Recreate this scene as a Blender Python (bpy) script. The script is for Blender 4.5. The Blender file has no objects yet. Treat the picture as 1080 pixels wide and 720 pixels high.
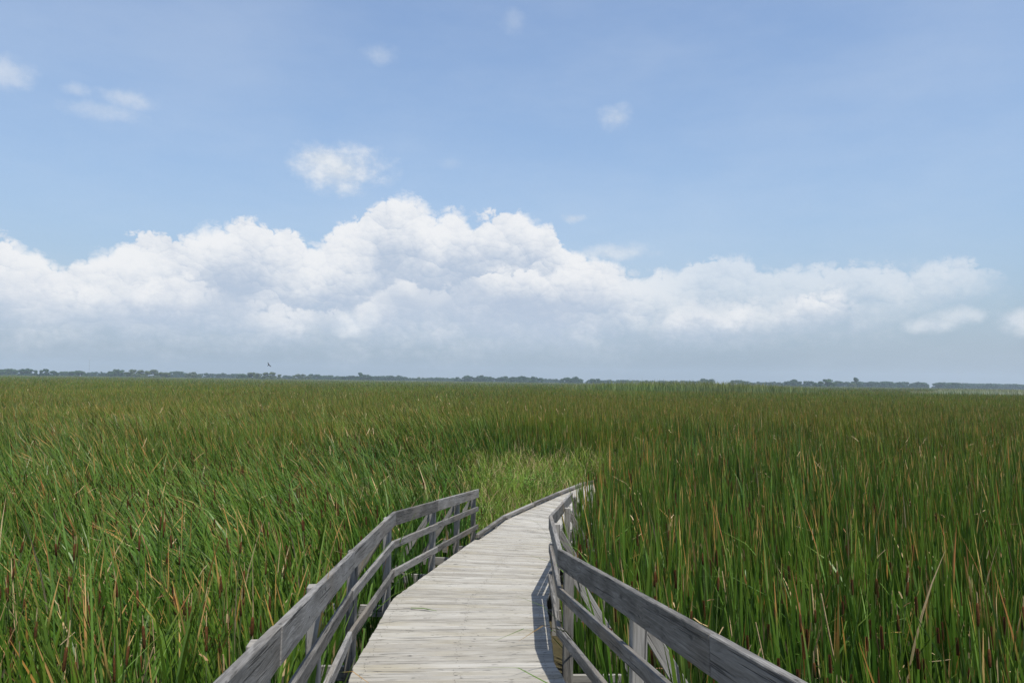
import bpy, bmesh, math, random
import numpy as np
from mathutils import Vector, Matrix

R = math.radians
random.seed(7)
rng = np.random.default_rng(11)
scene = bpy.context.scene
COL = scene.collection
EYE = 3.77                                   # eye height above the marsh mud

# ------------------------------------------------------------------ camera
cam_data = bpy.data.cameras.new('camera')
cam_data.lens = 28.0
cam_data.sensor_width = 36.0
cam_data.clip_start = 0.05
cam_data.clip_end = 20000.0
cam = bpy.data.objects.new('camera', cam_data)
COL.objects.link(cam)
cam.matrix_world = (Matrix.Translation((0, 0, EYE)) @ Matrix.Rotation(R(90 + 2.83), 4, 'X')
                    @ Matrix.Rotation(R(0.80), 4, 'Z'))
scene.camera = cam

# ------------------------------------------------------------------ light and exposure
SUN_DIR = Vector((0.195, -0.37, 1.05)).normalized()
SUN_ELEV = math.asin(SUN_DIR.z)
SUN_ROT = math.atan2(SUN_DIR.x, SUN_DIR.y)
sun_data = bpy.data.lights.new('sun', 'SUN')
sun_data.energy = 3.6
sun_data.angle = R(0.53)
sun_data.color = (1.0, 0.955, 0.88)
sun = bpy.data.objects.new('sun', sun_data)
COL.objects.link(sun)
sun.rotation_euler = SUN_DIR.to_track_quat('Z', 'Y').to_euler()
sun.location = (0, 0, 60)

scene.view_settings.view_transform = 'Standard'
scene.view_settings.look = 'None'
scene.view_settings.exposure = 0.6
scene.view_settings.gamma = 1.0
scene.view_settings.use_curve_mapping = False
scene.cycles.use_denoising = True
scene.cycles.denoiser = 'OPENIMAGEDENOISE'
scene.cycles.denoising_input_passes = 'RGB_ALBEDO_NORMAL'
scene.cycles.denoising_prefilter = 'NONE'
scene.cycles.max_bounces = 6
scene.cycles.diffuse_bounces = 3
scene.cycles.glossy_bounces = 2
scene.cycles.transmission_bounces = 4
scene.cycles.volume_bounces = 1
scene.cycles.transparent_max_bounces = 8
SKY_STRENGTH = 0.15


class NG:
    """Small helper that writes node expressions."""
    def __init__(self, tree):
        self.t = tree

    def new(self, typ, **kw):
        n = self.t.nodes.new(typ)
        for k, v in kw.items():
            setattr(n, k, v)
        return n

    def put(self, sock, v):
        if isinstance(v, bpy.types.NodeSocket):
            self.t.links.new(v, sock)
        elif v is not None:
            sock.default_value = v

    def m(self, op, a, b=None, c=None, clamp=False):
        n = self.new('ShaderNodeMath', operation=op, use_clamp=clamp)
        self.put(n.inputs[0], a)
        if b is not None:
            self.put(n.inputs[1], b)
        if c is not None:
            self.put(n.inputs[2], c)
        return n.outputs[0]

    def smooth(self, x, lo, hi, to0=0.0, to1=1.0):
        n = self.new('ShaderNodeMapRange', interpolation_type='SMOOTHSTEP')
        for i, v in enumerate((x, lo, hi, to0, to1)):
            self.put(n.inputs[i], v)
        return n.outputs[0]

    def lin(self, x, lo, hi, to0=0.0, to1=1.0):
        n = self.new('ShaderNodeMapRange')
        for i, v in enumerate((x, lo, hi, to0, to1)):
            self.put(n.inputs[i], v)
        return n.outputs[0]

    def comb(self, x, y, z):
        n = self.new('ShaderNodeCombineXYZ')
        for i, v in enumerate((x, y, z)):
            self.put(n.inputs[i], v)
        return n.outputs[0]

    def mix(self, f, a, b, blend='MIX'):
        n = self.new('ShaderNodeMix', data_type='RGBA', blend_type=blend)
        self.put(n.inputs[0], f)
        self.put(n.inputs[6], a)
        self.put(n.inputs[7], b)
        return n.outputs[2]

    def noise(self, vec, scale, detail=4.0, rough=0.5, dims='3D', out=0):
        n = self.new('ShaderNodeTexNoise', noise_dimensions=dims)
        self.put(n.inputs['Vector'], vec)
        n.inputs['Scale'].default_value = scale
        n.inputs['Detail'].default_value = detail
        n.inputs['Roughness'].default_value = rough
        return n.outputs[out]

    def voro(self, vec, scale, smooth=0.4):
        n = self.new('ShaderNodeTexVoronoi', voronoi_dimensions='2D', feature='SMOOTH_F1')
        self.put(n.inputs['Vector'], vec)
        n.inputs['Scale'].default_value = scale
        n.inputs['Smoothness'].default_value = smooth
        return n.outputs['Distance']

    def ramp(self, f, stops, interp='LINEAR'):
        n = self.new('ShaderNodeValToRGB')
        cr = n.color_ramp
        cr.interpolation = interp
        while len(cr.elements) < len(stops):
            cr.elements.new(0.5)
        for e, (p, c) in zip(cr.elements, stops):
            e.position = p
            e.color = (*c, 1.0)
        self.put(n.inputs[0], f)
        return n.outputs[0]


# ------------------------------------------------------------------ sky with its clouds (world)
world = bpy.data.worlds.new('World')
scene.world = world
world.use_nodes = True
wt = world.node_tree
wt.nodes.clear()
g = NG(wt)
w_out = g.new('ShaderNodeOutputWorld')
w_bg = g.new('ShaderNodeBackground')
w_bg.inputs['Strength'].default_value = SKY_STRENGTH
wt.links.new(w_bg.outputs[0], w_out.inputs[0])
sky = g.new('ShaderNodeTexSky', sky_type='NISHITA')
sky.sun_disc = False
sky.sun_elevation = SUN_ELEV
sky.sun_rotation = SUN_ROT
sky.altitude = 0.0
sky.air_density = 1.0
sky.dust_density = 1.0
sky.ozone_density = 1.0

gen = g.new('ShaderNodeTexCoord').outputs['Generated']
sep = g.new('ShaderNodeSeparateXYZ')
wt.links.new(gen, sep.inputs[0])
DEG = 57.29578
az = g.m('MULTIPLY', g.m('ARCTAN2', sep.outputs[0], sep.outputs[1]), DEG)
el = g.m('MULTIPLY', g.m('ARCSINE', sep.outputs[2]), DEG)


def profile(az_s, pts):
    """Cloud-top elevation (degrees) as a function of azimuth (degrees)."""
    n = g.new('ShaderNodeFloatCurve')
    c = n.mapping.curves[0]
    pts = sorted(pts)
    X = lambda a: (a + 60.0) / 120.0
    Y = lambda e: e / 20.0
    c.points[0].location = (0.0, Y(pts[0][1]))
    c.points[1].location = (1.0, Y(pts[-1][1]))
    for a, e in pts:
        p = c.points.new(X(a), Y(e))
    for p in c.points:
        p.handle_type = 'AUTO'
    n.mapping.use_clip = False
    n.mapping.update()
    g.put(n.inputs['Value'], g.m('MULTIPLY', g.m('ADD', az_s, 60.0), 1 / 120.0))
    return g.m('MULTIPLY', n.outputs[0], 20.0)


def lobes(p, scale, seed):
    """one octave of round cloud heads: returns dome height and how far up its own dome the point lies"""
    n = g.new('ShaderNodeTexVoronoi', voronoi_dimensions='2D', feature='F1')
    mp = g.new('ShaderNodeVectorMath', operation='MULTIPLY_ADD')
    g.put(mp.inputs[0], p)
    mp.inputs[1].default_value = (scale, scale, 0.0)
    mp.inputs[2].default_value = (seed, seed * 0.7, 0.0)
    wt.links.new(mp.outputs[0], n.inputs['Vector'])
    n.inputs['Scale'].default_value = 1.0
    n.inputs['Randomness'].default_value = 0.9
    d = g.m('MULTIPLY', n.outputs['Distance'], 1 / 0.85)
    h = g.m('SQRT', g.m('MAXIMUM', g.m('SUBTRACT', 1.0, g.m('MULTIPLY', d, d)), 0.0))
    df = g.new('ShaderNodeVectorMath', operation='SUBTRACT')
    g.put(df.inputs[0], mp.outputs[0])
    wt.links.new(n.outputs['Position'], df.inputs[1])
    s3 = g.new('ShaderNodeSeparateXYZ')
    wt.links.new(df.outputs[0], s3.inputs[0])
    up = g.m('ADD', g.m('MULTIPLY', s3.outputs[1], 1.15), g.m('MULTIPLY', s3.outputs[0], 0.25))
    return h, up


def cloud_tier(seed, pts, base_pts, amp, soft, gain, shade_lo, shade_hi, base_soft):
    p0 = g.comb(g.m('ADD', az, seed), g.m('MULTIPLY', el, 1.2), 0.0)
    def warp(p, scale, detail, amt):
        wn = g.new('ShaderNodeVectorMath', operation='SUBTRACT')
        g.put(wn.inputs[0], g.noise(p, scale, detail, 0.55, out=1))
        wn.inputs[1].default_value = (0.5, 0.5, 0.5)
        w2 = g.new('ShaderNodeVectorMath', operation='MULTIPLY_ADD')
        g.put(w2.inputs[0], wn.outputs[0])
        w2.inputs[1].default_value = (amt, amt, 0.0)
        g.put(w2.inputs[2], p)
        return w2.outputs[0]
    p = warp(p0, 0.5, 5.0, 1.3)
    h1, u1 = lobes(p, 0.30, seed)
    h2, u2 = lobes(p, 0.75, seed + 3.1)
    h3, u3 = lobes(p, 1.9, seed + 7.7)
    h4, u4 = lobes(p, 4.4, seed + 9.2)
    def wsum(v):
        r = None
        for a, w in zip(v, LOBE_W):
            t = g.m('MULTIPLY', a, w)
            r = t if r is None else g.m('ADD', r, t)
        return r
    H = wsum((h1, h2, h3, h4))
    U = wsum((u1, u2, u3, u4))
    fine = g.m('SUBTRACT', g.noise(p0, 1.6, 6.0, 0.6), 0.5)
    broad = g.m('SUBTRACT', g.noise(p0, 0.20, 4.0, 0.5), 0.5)
    top = profile(az, pts)
    dep = g.m('SUBTRACT', top, el)
    s = g.m('ADD', dep, g.m('MULTIPLY', g.m('SUBTRACT', H, 0.72), amp))
    s = g.m('ADD', s, g.m('MULTIPLY', fine, 0.5))
    edge_soft = g.m('MULTIPLY_ADD', g.smooth(broad, -0.1, 0.15), soft, soft * 0.35)
    edge = g.m('MULTIPLY', s, g.m('DIVIDE', 1.0, edge_soft), clamp=True)
    edge = g.smooth(edge, 0.0, 1.0)
    bs = profile(az, base_pts)
    be = g.m('ADD', g.m('SUBTRACT', el, bs), g.m('ADD', g.m('MULTIPLY', g.m('SUBTRACT', H, 0.72), 1.8), g.m('ADD', g.m('MULTIPLY', fine, 1.5), g.m('MULTIPLY', broad, 3.0))))
    base = g.smooth(be, -base_soft, base_soft)
    alpha = g.m('MULTIPLY', edge, base)
    lit = g.m('ADD', 0.50, g.m('MULTIPLY', U, gain))
    lit = g.m('ADD', lit, g.m('MULTIPLY', g.m('SUBTRACT', H, 0.72), 0.5))
    lit = g.m('ADD', lit, g.m('MULTIPLY', fine, 0.35))
    lit = g.m('ADD', lit, g.m('MULTIPLY', broad, 1.5))
    lit = g.m('ADD', lit, g.smooth(dep, shade_lo, shade_hi, 0.34, -0.44))
    lit = g.smooth(lit, -0.1, 1.1)
    return alpha, lit


LOBE_W = (0.40, 0.30, 0.19, 0.11)
WHITE = (3.95, 3.98, 4.05, 1.0)
GREY = (2.10, 2.48, 3.08, 1.0)
HAZE_LOW = (1.40, 1.68, 2.04, 1.0)
HAZE_MID = (1.42, 1.93, 2.52, 1.0)
SKY_TINT = (0.75, 0.785, 0.84, 1.0)

MAIN = [(-58, 6), (-50, 8), (-42, 7.5), (-36, 9), (-33.0, 8.3), (-31.2, 8.0), (-29.8, 7.0),
        (-27.87, 7.79), (-25.43, 8.97), (-22.29, 9.74), (-21.11, 10.21), (-18.38, 10.68), (-17.11, 10.06), (-15.85, 10.15),
        (-14.55, 9.51), (-13.59, 9.82), (-12.95, 10.45), (-11.0, 11.4), (-10.01, 11.98), (-9.16, 12.67), (-8.02, 13.05),
        (-6.31, 12.53), (-5.62, 11.89), (-4.26, 12.4), (-2.88, 11.77), (-1.51, 12.27), (0.21, 12.36), (1.25, 11.51),
        (2.63, 11.05), (3.47, 9.7), (5.38, 8.9), (8.09, 8.2), (9.43, 7.7), (10.24, 8.0), (10.77, 8.2), (12.42, 8.45),
        (16.28, 8.62), (18.47, 7.91), (21.5, 8.05), (23.26, 8.1), (25.54, 8.06), (29.33, 7.96), (30.25, 7.67), (31.2, 7.2),
        (32.4, 6.0), (34, 3.0), (38, 2.0), (44, 6), (52, 7), (58, 5)]
FRONT = [(-58, 4), (-45, 5), (-33, 6.0), (-29, 5.6), (-26, 6.0), (-23, 6.4), (-20, 5.4), (-16, 4.6), (-12, 4.6), (-7.5, 6.8),
         (-6, 6.3), (-1.4, 7.8), (1.4, 8.1), (5.4, 8.7), (6.8, 8.4), (8.0, 7.0), (10.2, 5.0), (13.4, 6.0), (17.2, 5.7), (20.3, 5.9),
         (23.2, 6.3), (26.6, 6.5), (29.2, 6.9), (31, 6.4), (32.5, 3.0), (40, 2), (50, 5), (58, 4)]
# small loose clouds: azimuth, elevation, half width, half height (degrees), opacity
SMALL = [(-12.4, 14.5, 3.9, 1.9, 0.95), (-13.8, 15.1, 2.2, 1.4, 0.95), (-26.3, 17.5, 2.3, 0.75, 0.42), (-27.9, 16.6, 2.8, 0.75, 0.32),
         (-33.0, 17.8, 2.0, 1.1, 0.5), (-29.3, 17.5, 1.1, 0.5, 0.35), (7.35, 18.5, 1.5, 1.1, 0.5), (-9.9, 22.2, 1.7, 0.8, 0.34),
         (-0.3, 24.7, 1.0, 1.1, 0.16), (4.3, 11.6, 1.0, 0.45, 0.7), (27.7, 3.85, 2.5, 0.62, 0.62), (29.5, 4.4, 1.7, 0.7, 0.6),
         (32.8, 4.0, 2.1, 1.0, 0.7), (-11.7, 3.8, 1.35, 1.15, 1.0), (-10.1, 4.5, 0.9, 1.0, 0.6), (7.4, 9.2, 2.9, 0.75, 0.62), (-4.7, 15.3, 1.1, 0.5, 0.14)]

skyc = g.mix(1.0, sky.outputs[0], SKY_TINT, 'MULTIPLY')
hz = g.m('POWER', 2.718, g.m('MULTIPLY', g.m('MAXIMUM', el, 0.0), -1 / 15.0))
skyc = g.mix(g.m('MULTIPLY', hz, 0.95), skyc, HAZE_MID)
hz = g.m('POWER', 2.718, g.m('MULTIPLY', g.m('MAXIMUM', el, 0.0), -1 / 4.0))
skyc = g.mix(g.m('MULTIPLY', hz, 0.90), skyc, HAZE_LOW)
# thin high veil
veil = g.noise(g.comb(g.m('MULTIPLY', az, 0.35), el, 3.0), 0.12, 5.0, 0.6)
skyc = g.mix(g.smooth(veil, 0.30, 0.8, 0.0, 0.20), skyc, (3.1, 3.4, 3.8, 1.0))

pv = g.comb(az, g.m('MULTIPLY', el, 1.3), 9.0)
nz = g.m('SUBTRACT', g.noise(pv, 0.75, 8.0, 0.60), 0.5)
nz2 = g.m('SUBTRACT', g.noise(pv, 0.33, 3.0, 0.5), 0.5)
acc = None
acc_front = None
for a0, e0, ra, re, op in SMALL:
    du = g.m('MULTIPLY', g.m('SUBTRACT', az, a0), 1 / ra)
    dv = g.m('MULTIPLY', g.m('SUBTRACT', el, e0), 1 / re)
    d = g.m('SQRT', g.m('ADD', g.m('MULTIPLY', du, du), g.m('MULTIPLY', dv, dv)))
    q = g.m('ADD', g.m('SUBTRACT', 1.0, d), g.m('ADD', g.m('MULTIPLY', nz, 1.25), g.m('MULTIPLY', nz2, 0.8)))
    al = g.smooth(q, -0.10, 0.95, 0.0, op)
    if e0 < 6.0:
        acc_front = al if acc_front is None else g.m('MAXIMUM', acc_front, al)
    else:
        acc = al if acc is None else g.m('MAXIMUM', acc, al)
small_col = g.mix(g.smooth(nz, -0.15, 0.15), (2.8, 3.1, 3.5, 1.0), (3.5, 3.65, 3.85, 1.0))

BASE = [(-58, 3.6), (-33, 3.2), (-20, 3.0), (-10, 3.2), (0, 3.2), (8, 3.2), (15, 3.7), (20, 4.1), (25, 4.9), (28, 5.6), (30, 6.5), (32, 7.6), (36, 8.0), (44, 5), (58, 5)]
BASE2 = [(-58, 4.0), (-33, 3.8), (-24, 3.6), (-16, 3.2), (-8, 3.4), (0, 3.3), (10, 3.3), (20, 4.2), (26, 5.0), (30, 6.2), (34, 7), (44, 5), (58, 5)]
a1, l1 = cloud_tier(0.0, MAIN, BASE, 2.6, 1.0, 0.40, 0.0, 6.0, 2.3)
a2, l2 = cloud_tier(37.0, FRONT, BASE2, 3.4, 1.0, 0.38, 0.0, 3.2, 1.9)
c1 = g.mix(l1, GREY, WHITE)
c2 = g.mix(l2, GREY, WHITE)
skyc = g.mix(acc, skyc, small_col)
thin = g.smooth(az, 4.0, 15.0, 0.96, 0.52)
skyc = g.mix(g.m('MULTIPLY', a1, thin), skyc, c1)
skyc = g.mix(g.m('MULTIPLY', a2, g.smooth(g.noise(g.comb(az, el, 5.0), 0.16, 2.0), 0.40, 0.60, 0.15, 0.92)), skyc, c2)
skyc = g.mix(acc_front, skyc, small_col)
wt.links.new(skyc, w_bg.inputs['Color'])
world.cycles.sampling_method = 'MANUAL'
world.cycles.sample_map_resolution = 512


# ------------------------------------------------------------------ materials
def material(name):
    m = bpy.data.materials.new(name)
    m.use_nodes = True
    t = m.node_tree
    t.nodes.clear()
    n = NG(t)
    out = n.new('ShaderNodeOutputMaterial')
    return m, n, out


def principled(n, out, col, rough=0.7, spec=0.3, bump=None, bump_dist=0.002, bump_str=0.6):
    b = n.new('ShaderNodeBsdfPrincipled')
    n.put(b.inputs['Base Color'], col)
    n.put(b.inputs['Roughness'], rough)
    b.inputs['Specular IOR Level'].default_value = spec
    if bump is not None:
        bp = n.new('ShaderNodeBump')
        bp.inputs['Strength'].default_value = bump_str
        bp.inputs['Distance'].default_value = bump_dist
        n.put(bp.inputs['Height'], bump)
        n.t.links.new(bp.outputs[0], b.inputs['Normal'])
    n.t.links.new(b.outputs[0], out.inputs['Surface'])
    return b


def wood_material(name, dark, mid, light, warm, warm_amt, stain_amt, crack_gain=1.0):
    """Weathered timber: UV is in metres, u along the grain; 'board' is a random number per board."""
    m, n, out = material(name)
    uv = n.new('ShaderNodeUVMap')
    uv.uv_map = 'UVMap'
    su = n.new('ShaderNodeSeparateXYZ')
    n.t.links.new(uv.outputs[0], su.inputs[0])
    at = n.new('ShaderNodeAttribute', attribute_name='board')
    bd = at.outputs['Fac']
    off = n.m('MULTIPLY', bd, 71.0)
    grain = n.comb(n.m('MULTIPLY', su.outputs[0], 1.1), n.m('MULTIPLY', su.outputs[1], 34.0), off)
    wob = n.noise(n.comb(n.m('MULTIPLY', su.outputs[0], 2.0), n.m('MULTIPLY', su.outputs[1], 5.0), off), 1.0, 2.0, 0.5)
    gv = n.new('ShaderNodeVectorMath', operation='ADD')
    n.put(gv.inputs[0], grain)
    n.put(gv.inputs[1], n.comb(0.0, n.m('MULTIPLY', wob, 5.0), 0.0))
    g1 = n.noise(gv.outputs[0], 1.6, 6.0, 0.62)
    fine = n.noise(n.comb(n.m('MULTIPLY', su.outputs[0], 5.0), n.m('MULTIPLY', su.outputs[1], 190.0), off), 1.0, 3.0, 0.6)
    blotch = n.noise(n.comb(n.m('MULTIPLY', su.outputs[0], 1.7), n.m('MULTIPLY', su.outputs[1], 6.0), off), 1.3, 4.0, 0.6)
    big = n.noise(n.comb(su.outputs[0], su.outputs[1], n.m('MULTIPLY', off, 3.0)), 0.8, 3.0, 0.5)
    tone = n.m('ADD', n.m('MULTIPLY', g1, 0.55), n.m('MULTIPLY', blotch, 0.62))
    tone = n.m('ADD', tone, n.m('MULTIPLY', n.m('SUBTRACT', bd, 0.5), 0.30))
    tone = n.m('ADD', tone, n.m('MULTIPLY', n.m('SUBTRACT', fine, 0.5), 0.35))
    col = n.ramp(tone, [(0.30, dark), (0.56, mid), (0.84, light)])
    col = n.mix(n.smooth(big, 0.45, 0.75, 0.0, warm_amt), col, (*warm, 1.0))
    # dark splits along the grain and rot stains
    crk = n.noise(n.comb(n.m('MULTIPLY', su.outputs[0], 1.3), n.m('MULTIPLY', su.outputs[1], 60.0), n.m('ADD', off, 9.0)), 1.0, 3.0, 0.55)
    crack = n.smooth(crk, 0.33, 0.40, 0.85 * crack_gain, 0.0)
    col = n.mix(crack, col, (0.028, 0.027, 0.026, 1.0))
    st = n.noise(n.comb(n.m('MULTIPLY', su.outputs[0], 7.0), n.m('MULTIPLY', su.outputs[1], 22.0), n.m('ADD', off, 31.0)), 1.0, 3.0, 0.6)
    col = n.mix(n.smooth(st, 0.62, 0.72, 0.0, stain_amt), col, (0.045, 0.043, 0.04, 1.0))
    hgt = n.m('SUBTRACT', n.m('ADD', n.m('MULTIPLY', g1, 0.6), n.m('MULTIPLY', fine, 0.4)), n.m('MULTIPLY', crack, 0.9))
    principled(n, out, col, 0.82, 0.22, hgt, 0.007, 0.8)
    return m


M_DECK = wood_material('deck_timber', (0.205, 0.190, 0.160), (0.32, 0.304, 0.266), (0.41, 0.395, 0.355), (0.28, 0.25, 0.18), 0.7, 0.95)
M_RAIL = wood_material('rail_timber', (0.034, 0.032, 0.028), (0.142, 0.135, 0.122), (0.29, 0.28, 0.26), (0.175, 0.145, 0.108), 0.55, 0.85)
M_POST = wood_material('post_timber', (0.085, 0.080, 0.071), (0.205, 0.196, 0.177), (0.325, 0.313, 0.287), (0.21, 0.183, 0.14), 0.45, 0.6)
M_BEAM = wood_material('beam_timber', (0.07, 0.067, 0.06), (0.16, 0.152, 0.138), (0.26, 0.25, 0.23), (0.2, 0.17, 0.13), 0.4, 0.4)


def blade_material(name, stops, tips, tip_share, dead, rough=0.5, transl=0.18, olive=(0.125, 0.150, 0.012), yellow=0.55):
    m, n, out = material(name)
    a = n.new('ShaderNodeAttribute', attribute_name='rnd').outputs['Fac']
    tt = n.new('ShaderNodeAttribute', attribute_name='along').outputs['Fac']
    kd = n.new('ShaderNodeAttribute', attribute_name='sort').outputs['Fac']
    col = n.ramp(a, stops)
    geo = n.new('ShaderNodeTexCoord').outputs['Object']
    sp = n.new('ShaderNodeSeparateXYZ')
    n.t.links.new(geo, sp.inputs[0])
    pos = n.comb(sp.outputs[0], sp.outputs[1], 0.0)
    open_ = n.smooth(sp.outputs[1], 9.0, 42.0, 0.25, 1.0)
    patch = n.noise(pos, 0.085, 4.0, 0.6)
    col = n.mix(n.m('MULTIPLY', open_, n.smooth(patch, 0.45, 0.68, 0.0, 0.55)), col, (*olive, 1.0))
    wide = n.noise(n.comb(sp.outputs[0], n.m('MULTIPLY', sp.outputs[1], 0.6), 4.0), 0.022, 4.0, 0.6)
    col = n.mix(n.m('MULTIPLY', open_, n.smooth(wide, 0.50, 0.66, 0.0, 0.34)), col, (0.135, 0.105, 0.022, 1.0))
    col = n.mix(n.smooth(wide, 0.52, 0.36, 0.0, 0.55), col, (0.105, 0.190, 0.014, 1.0))
    patch2 = n.noise(pos, 0.30, 3.0, 0.6)
    col = n.mix(n.smooth(patch2, 0.50, 0.75, 0.0, 0.45), col, (0.018, 0.070, 0.012, 1.0))
    # leaves yellow towards their upper end, as cattail leaves do late in summer
    col = n.mix(n.m('MULTIPLY', n.smooth(tt, 0.60, 1.02, 0.0, yellow), n.m('MULTIPLY_ADD', open_, 0.65, 0.35)), col, (0.190, 0.195, 0.014, 1.0))
    # dry tips: a second hash of the blade number decides how far the tip has died back
    h2 = n.m('FRACT', n.m('MULTIPLY', a, 57.31))
    h3 = n.m('FRACT', n.m('MULTIPLY', a, 131.7))
    start = n.lin(h2, 0.0, tip_share, 0.74, 1.02)
    tipf = n.smooth(n.m('SUBTRACT', tt, start), 0.0, 0.10)
    tipc = n.ramp(h3, tips)
    col = n.mix(tipf, col, tipc)
    # dead leaves and seed heads
    col = n.mix(n.m('GREATER_THAN', kd, 0.5), col, n.ramp(h3, dead))
    col = n.mix(n.m('GREATER_THAN', kd, 1.5), col, (0.085, 0.036, 0.014, 1.0))
    b = n.new('ShaderNodeBsdfPrincipled')
    n.put(b.inputs['Base Color'], col)
    b.inputs['Roughness'].default_value = rough
    b.inputs['Specular IOR Level'].default_value = 0.24
    tr = n.new('ShaderNodeBsdfTranslucent')
    n.put(tr.inputs['Color'], col)
    mx = n.new('ShaderNodeMixShader')
    mx.inputs[0].default_value = transl
    n.t.links.new(b.outputs[0], mx.inputs[1])
    n.t.links.new(tr.outputs[0], mx.inputs[2])
    n.t.links.new(mx.outputs[0], out.inputs['Surface'])
    return m


GREENS = [(0.0, (0.007, 0.036, 0.008)), (0.40, (0.016, 0.070, 0.010)), (0.74, (0.040, 0.122, 0.015)), (1.0, (0.130, 0.240, 0.068))]
TIPS = [(0.0, (0.20, 0.12, 0.03)), (0.4, (0.36, 0.19, 0.045)), (0.75, (0.46, 0.31, 0.11)), (1.0, (0.26, 0.085, 0.022))]
DEAD = [(0.0, (0.36, 0.25, 0.12)), (0.5, (0.46, 0.35, 0.19)), (0.8, (0.22, 0.12, 0.05)), (1.0, (0.16, 0.06, 0.025))]
M_REED = blade_material('cattail_leaf', GREENS, TIPS, 0.40, DEAD, rough=0.42, transl=0.12)
M_GRASS = blade_material('meadow_grass', [(0.0, (0.085, 0.19, 0.015)), (0.5, (0.14, 0.25, 0.02)), (1.0, (0.25, 0.31, 0.05))],
                         [(0.0, (0.35, 0.28, 0.12)), (1.0, (0.42, 0.32, 0.16))], 0.35, DEAD, olive=(0.15, 0.17, 0.04))
M_PHRAG = blade_material('tall_reed_leaf', [(0.0, (0.09, 0.14, 0.04)), (0.5, (0.14, 0.19, 0.065)), (1.0, (0.21, 0.26, 0.11))],
                         [(0.0, (0.24, 0.24, 0.13)), (1.0, (0.30, 0.28, 0.18))], 0.5, DEAD, olive=(0.15, 0.19, 0.07))
M_PALE = blade_material('pale_reed_leaf', [(0.0, (0.26, 0.31, 0.20)), (0.5, (0.38, 0.42, 0.30)), (1.0, (0.50, 0.52, 0.40))],
                        [(0.0, (0.34, 0.32, 0.22)), (1.0, (0.42, 0.40, 0.3))], 0.6, DEAD, olive=(0.24, 0.27, 0.15))


def simple_noise_material(name, c0, c1, scale, rough=0.9, spec=0.2, bump_d=0.02):
    m, n, out = material(name)
    tc = n.new('ShaderNodeTexCoord').outputs['Object']
    nz_ = n.noise(tc, scale, 6.0, 0.6)
    principled(n, out, n.ramp(nz_, [(0.3, c0), (0.7, c1)]), rough, spec, nz_, bump_d, 0.5)
    return m


M_MUD = simple_noise_material('marsh_mud', (0.030, 0.028, 0.014), (0.075, 0.062, 0.030), 1.3)
M_STEM_SHADE = simple_noise_material('shaded_stem_fill', (0.032, 0.045, 0.014), (0.075, 0.080, 0.026), 0.6)  # dark colour carries the shade among the dense lower stems
M_SPIKE = simple_noise_material('seed_head_felt', (0.050, 0.022, 0.009), (0.120, 0.052, 0.018), 60.0, 0.95, 0.1, 0.002)
M_STALK = simple_noise_material('dry_stalk', (0.30, 0.20, 0.09), (0.50, 0.38, 0.21), 18.0, 0.8, 0.2, 0.001)
M_STEM = simple_noise_material('green_stem', (0.07, 0.11, 0.03), (0.12, 0.16, 0.05), 20.0, 0.6, 0.3, 0.001)
M_NAIL = simple_noise_material('rusted_nail', (0.03, 0.024, 0.02), (0.07, 0.05, 0.04), 60.0, 0.7, 0.3, 0.001)
M_BARK = simple_noise_material('bark', (0.05, 0.042, 0.035), (0.11, 0.095, 0.08), 2.0)
M_FEATHER = simple_noise_material('dark_feather', (0.012, 0.012, 0.014), (0.03, 0.028, 0.028), 20.0, 0.6, 0.3, 0.001)
M_STEEL = simple_noise_material('galvanised_steel', (0.22, 0.22, 0.23), (0.34, 0.34, 0.35), 1.0, 0.5, 0.5, 0.001)


def crown_material(name, c0, c1):
    m, n, out = material(name)
    tc = n.new('ShaderNodeTexCoord').outputs['Object']
    oi = n.new('ShaderNodeObjectInfo').outputs['Random']
    nz_ = n.noise(tc, 0.45, 4.0, 0.6)
    col = n.ramp(nz_, [(0.3, c0), (0.7, c1)])
    col = n.mix(n.m('MULTIPLY', oi, 0.4), col, (*[x * 1.25 for x in c1], 1.0))
    principled(n, out, col, 0.8, 0.15)
    return m


M_CROWN_DARK = crown_material('dark_leaf_crown', (0.016, 0.044, 0.020), (0.036, 0.080, 0.032))
M_CROWN_MID = crown_material('mid_leaf_crown', (0.024, 0.056, 0.020), (0.054, 0.100, 0.034))
M_CROWN_PALE = crown_material('pale_leaf_crown', (0.048, 0.072, 0.026), (0.095, 0.122, 0.046))


# ------------------------------------------------------------------ object helpers
def link(o, parent=None):
    COL.objects.link(o)
    if parent is not None:
        o.parent = parent
    return o


def tag(o, label=None, cat=None, group=None, kind=None):
    if label:
        o['label'] = label
    if cat:
        o['category'] = cat
    if group:
        o['group'] = group
    if kind:
        o['kind'] = kind
    return o


def empty(name, loc=(0, 0, 0)):
    o = bpy.data.objects.new(name, None)
    o.empty_display_size = 0.2
    o.location = loc
    return link(o)


def from_bm(name, bm, mat, parent=None, smooth=False):
    me = bpy.data.meshes.new(name)
    bm.to_mesh(me)
    bm.free()
    me.materials.append(mat)
    if smooth:
        me.shade_smooth()
    return link(bpy.data.objects.new(name, me), parent)


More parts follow.
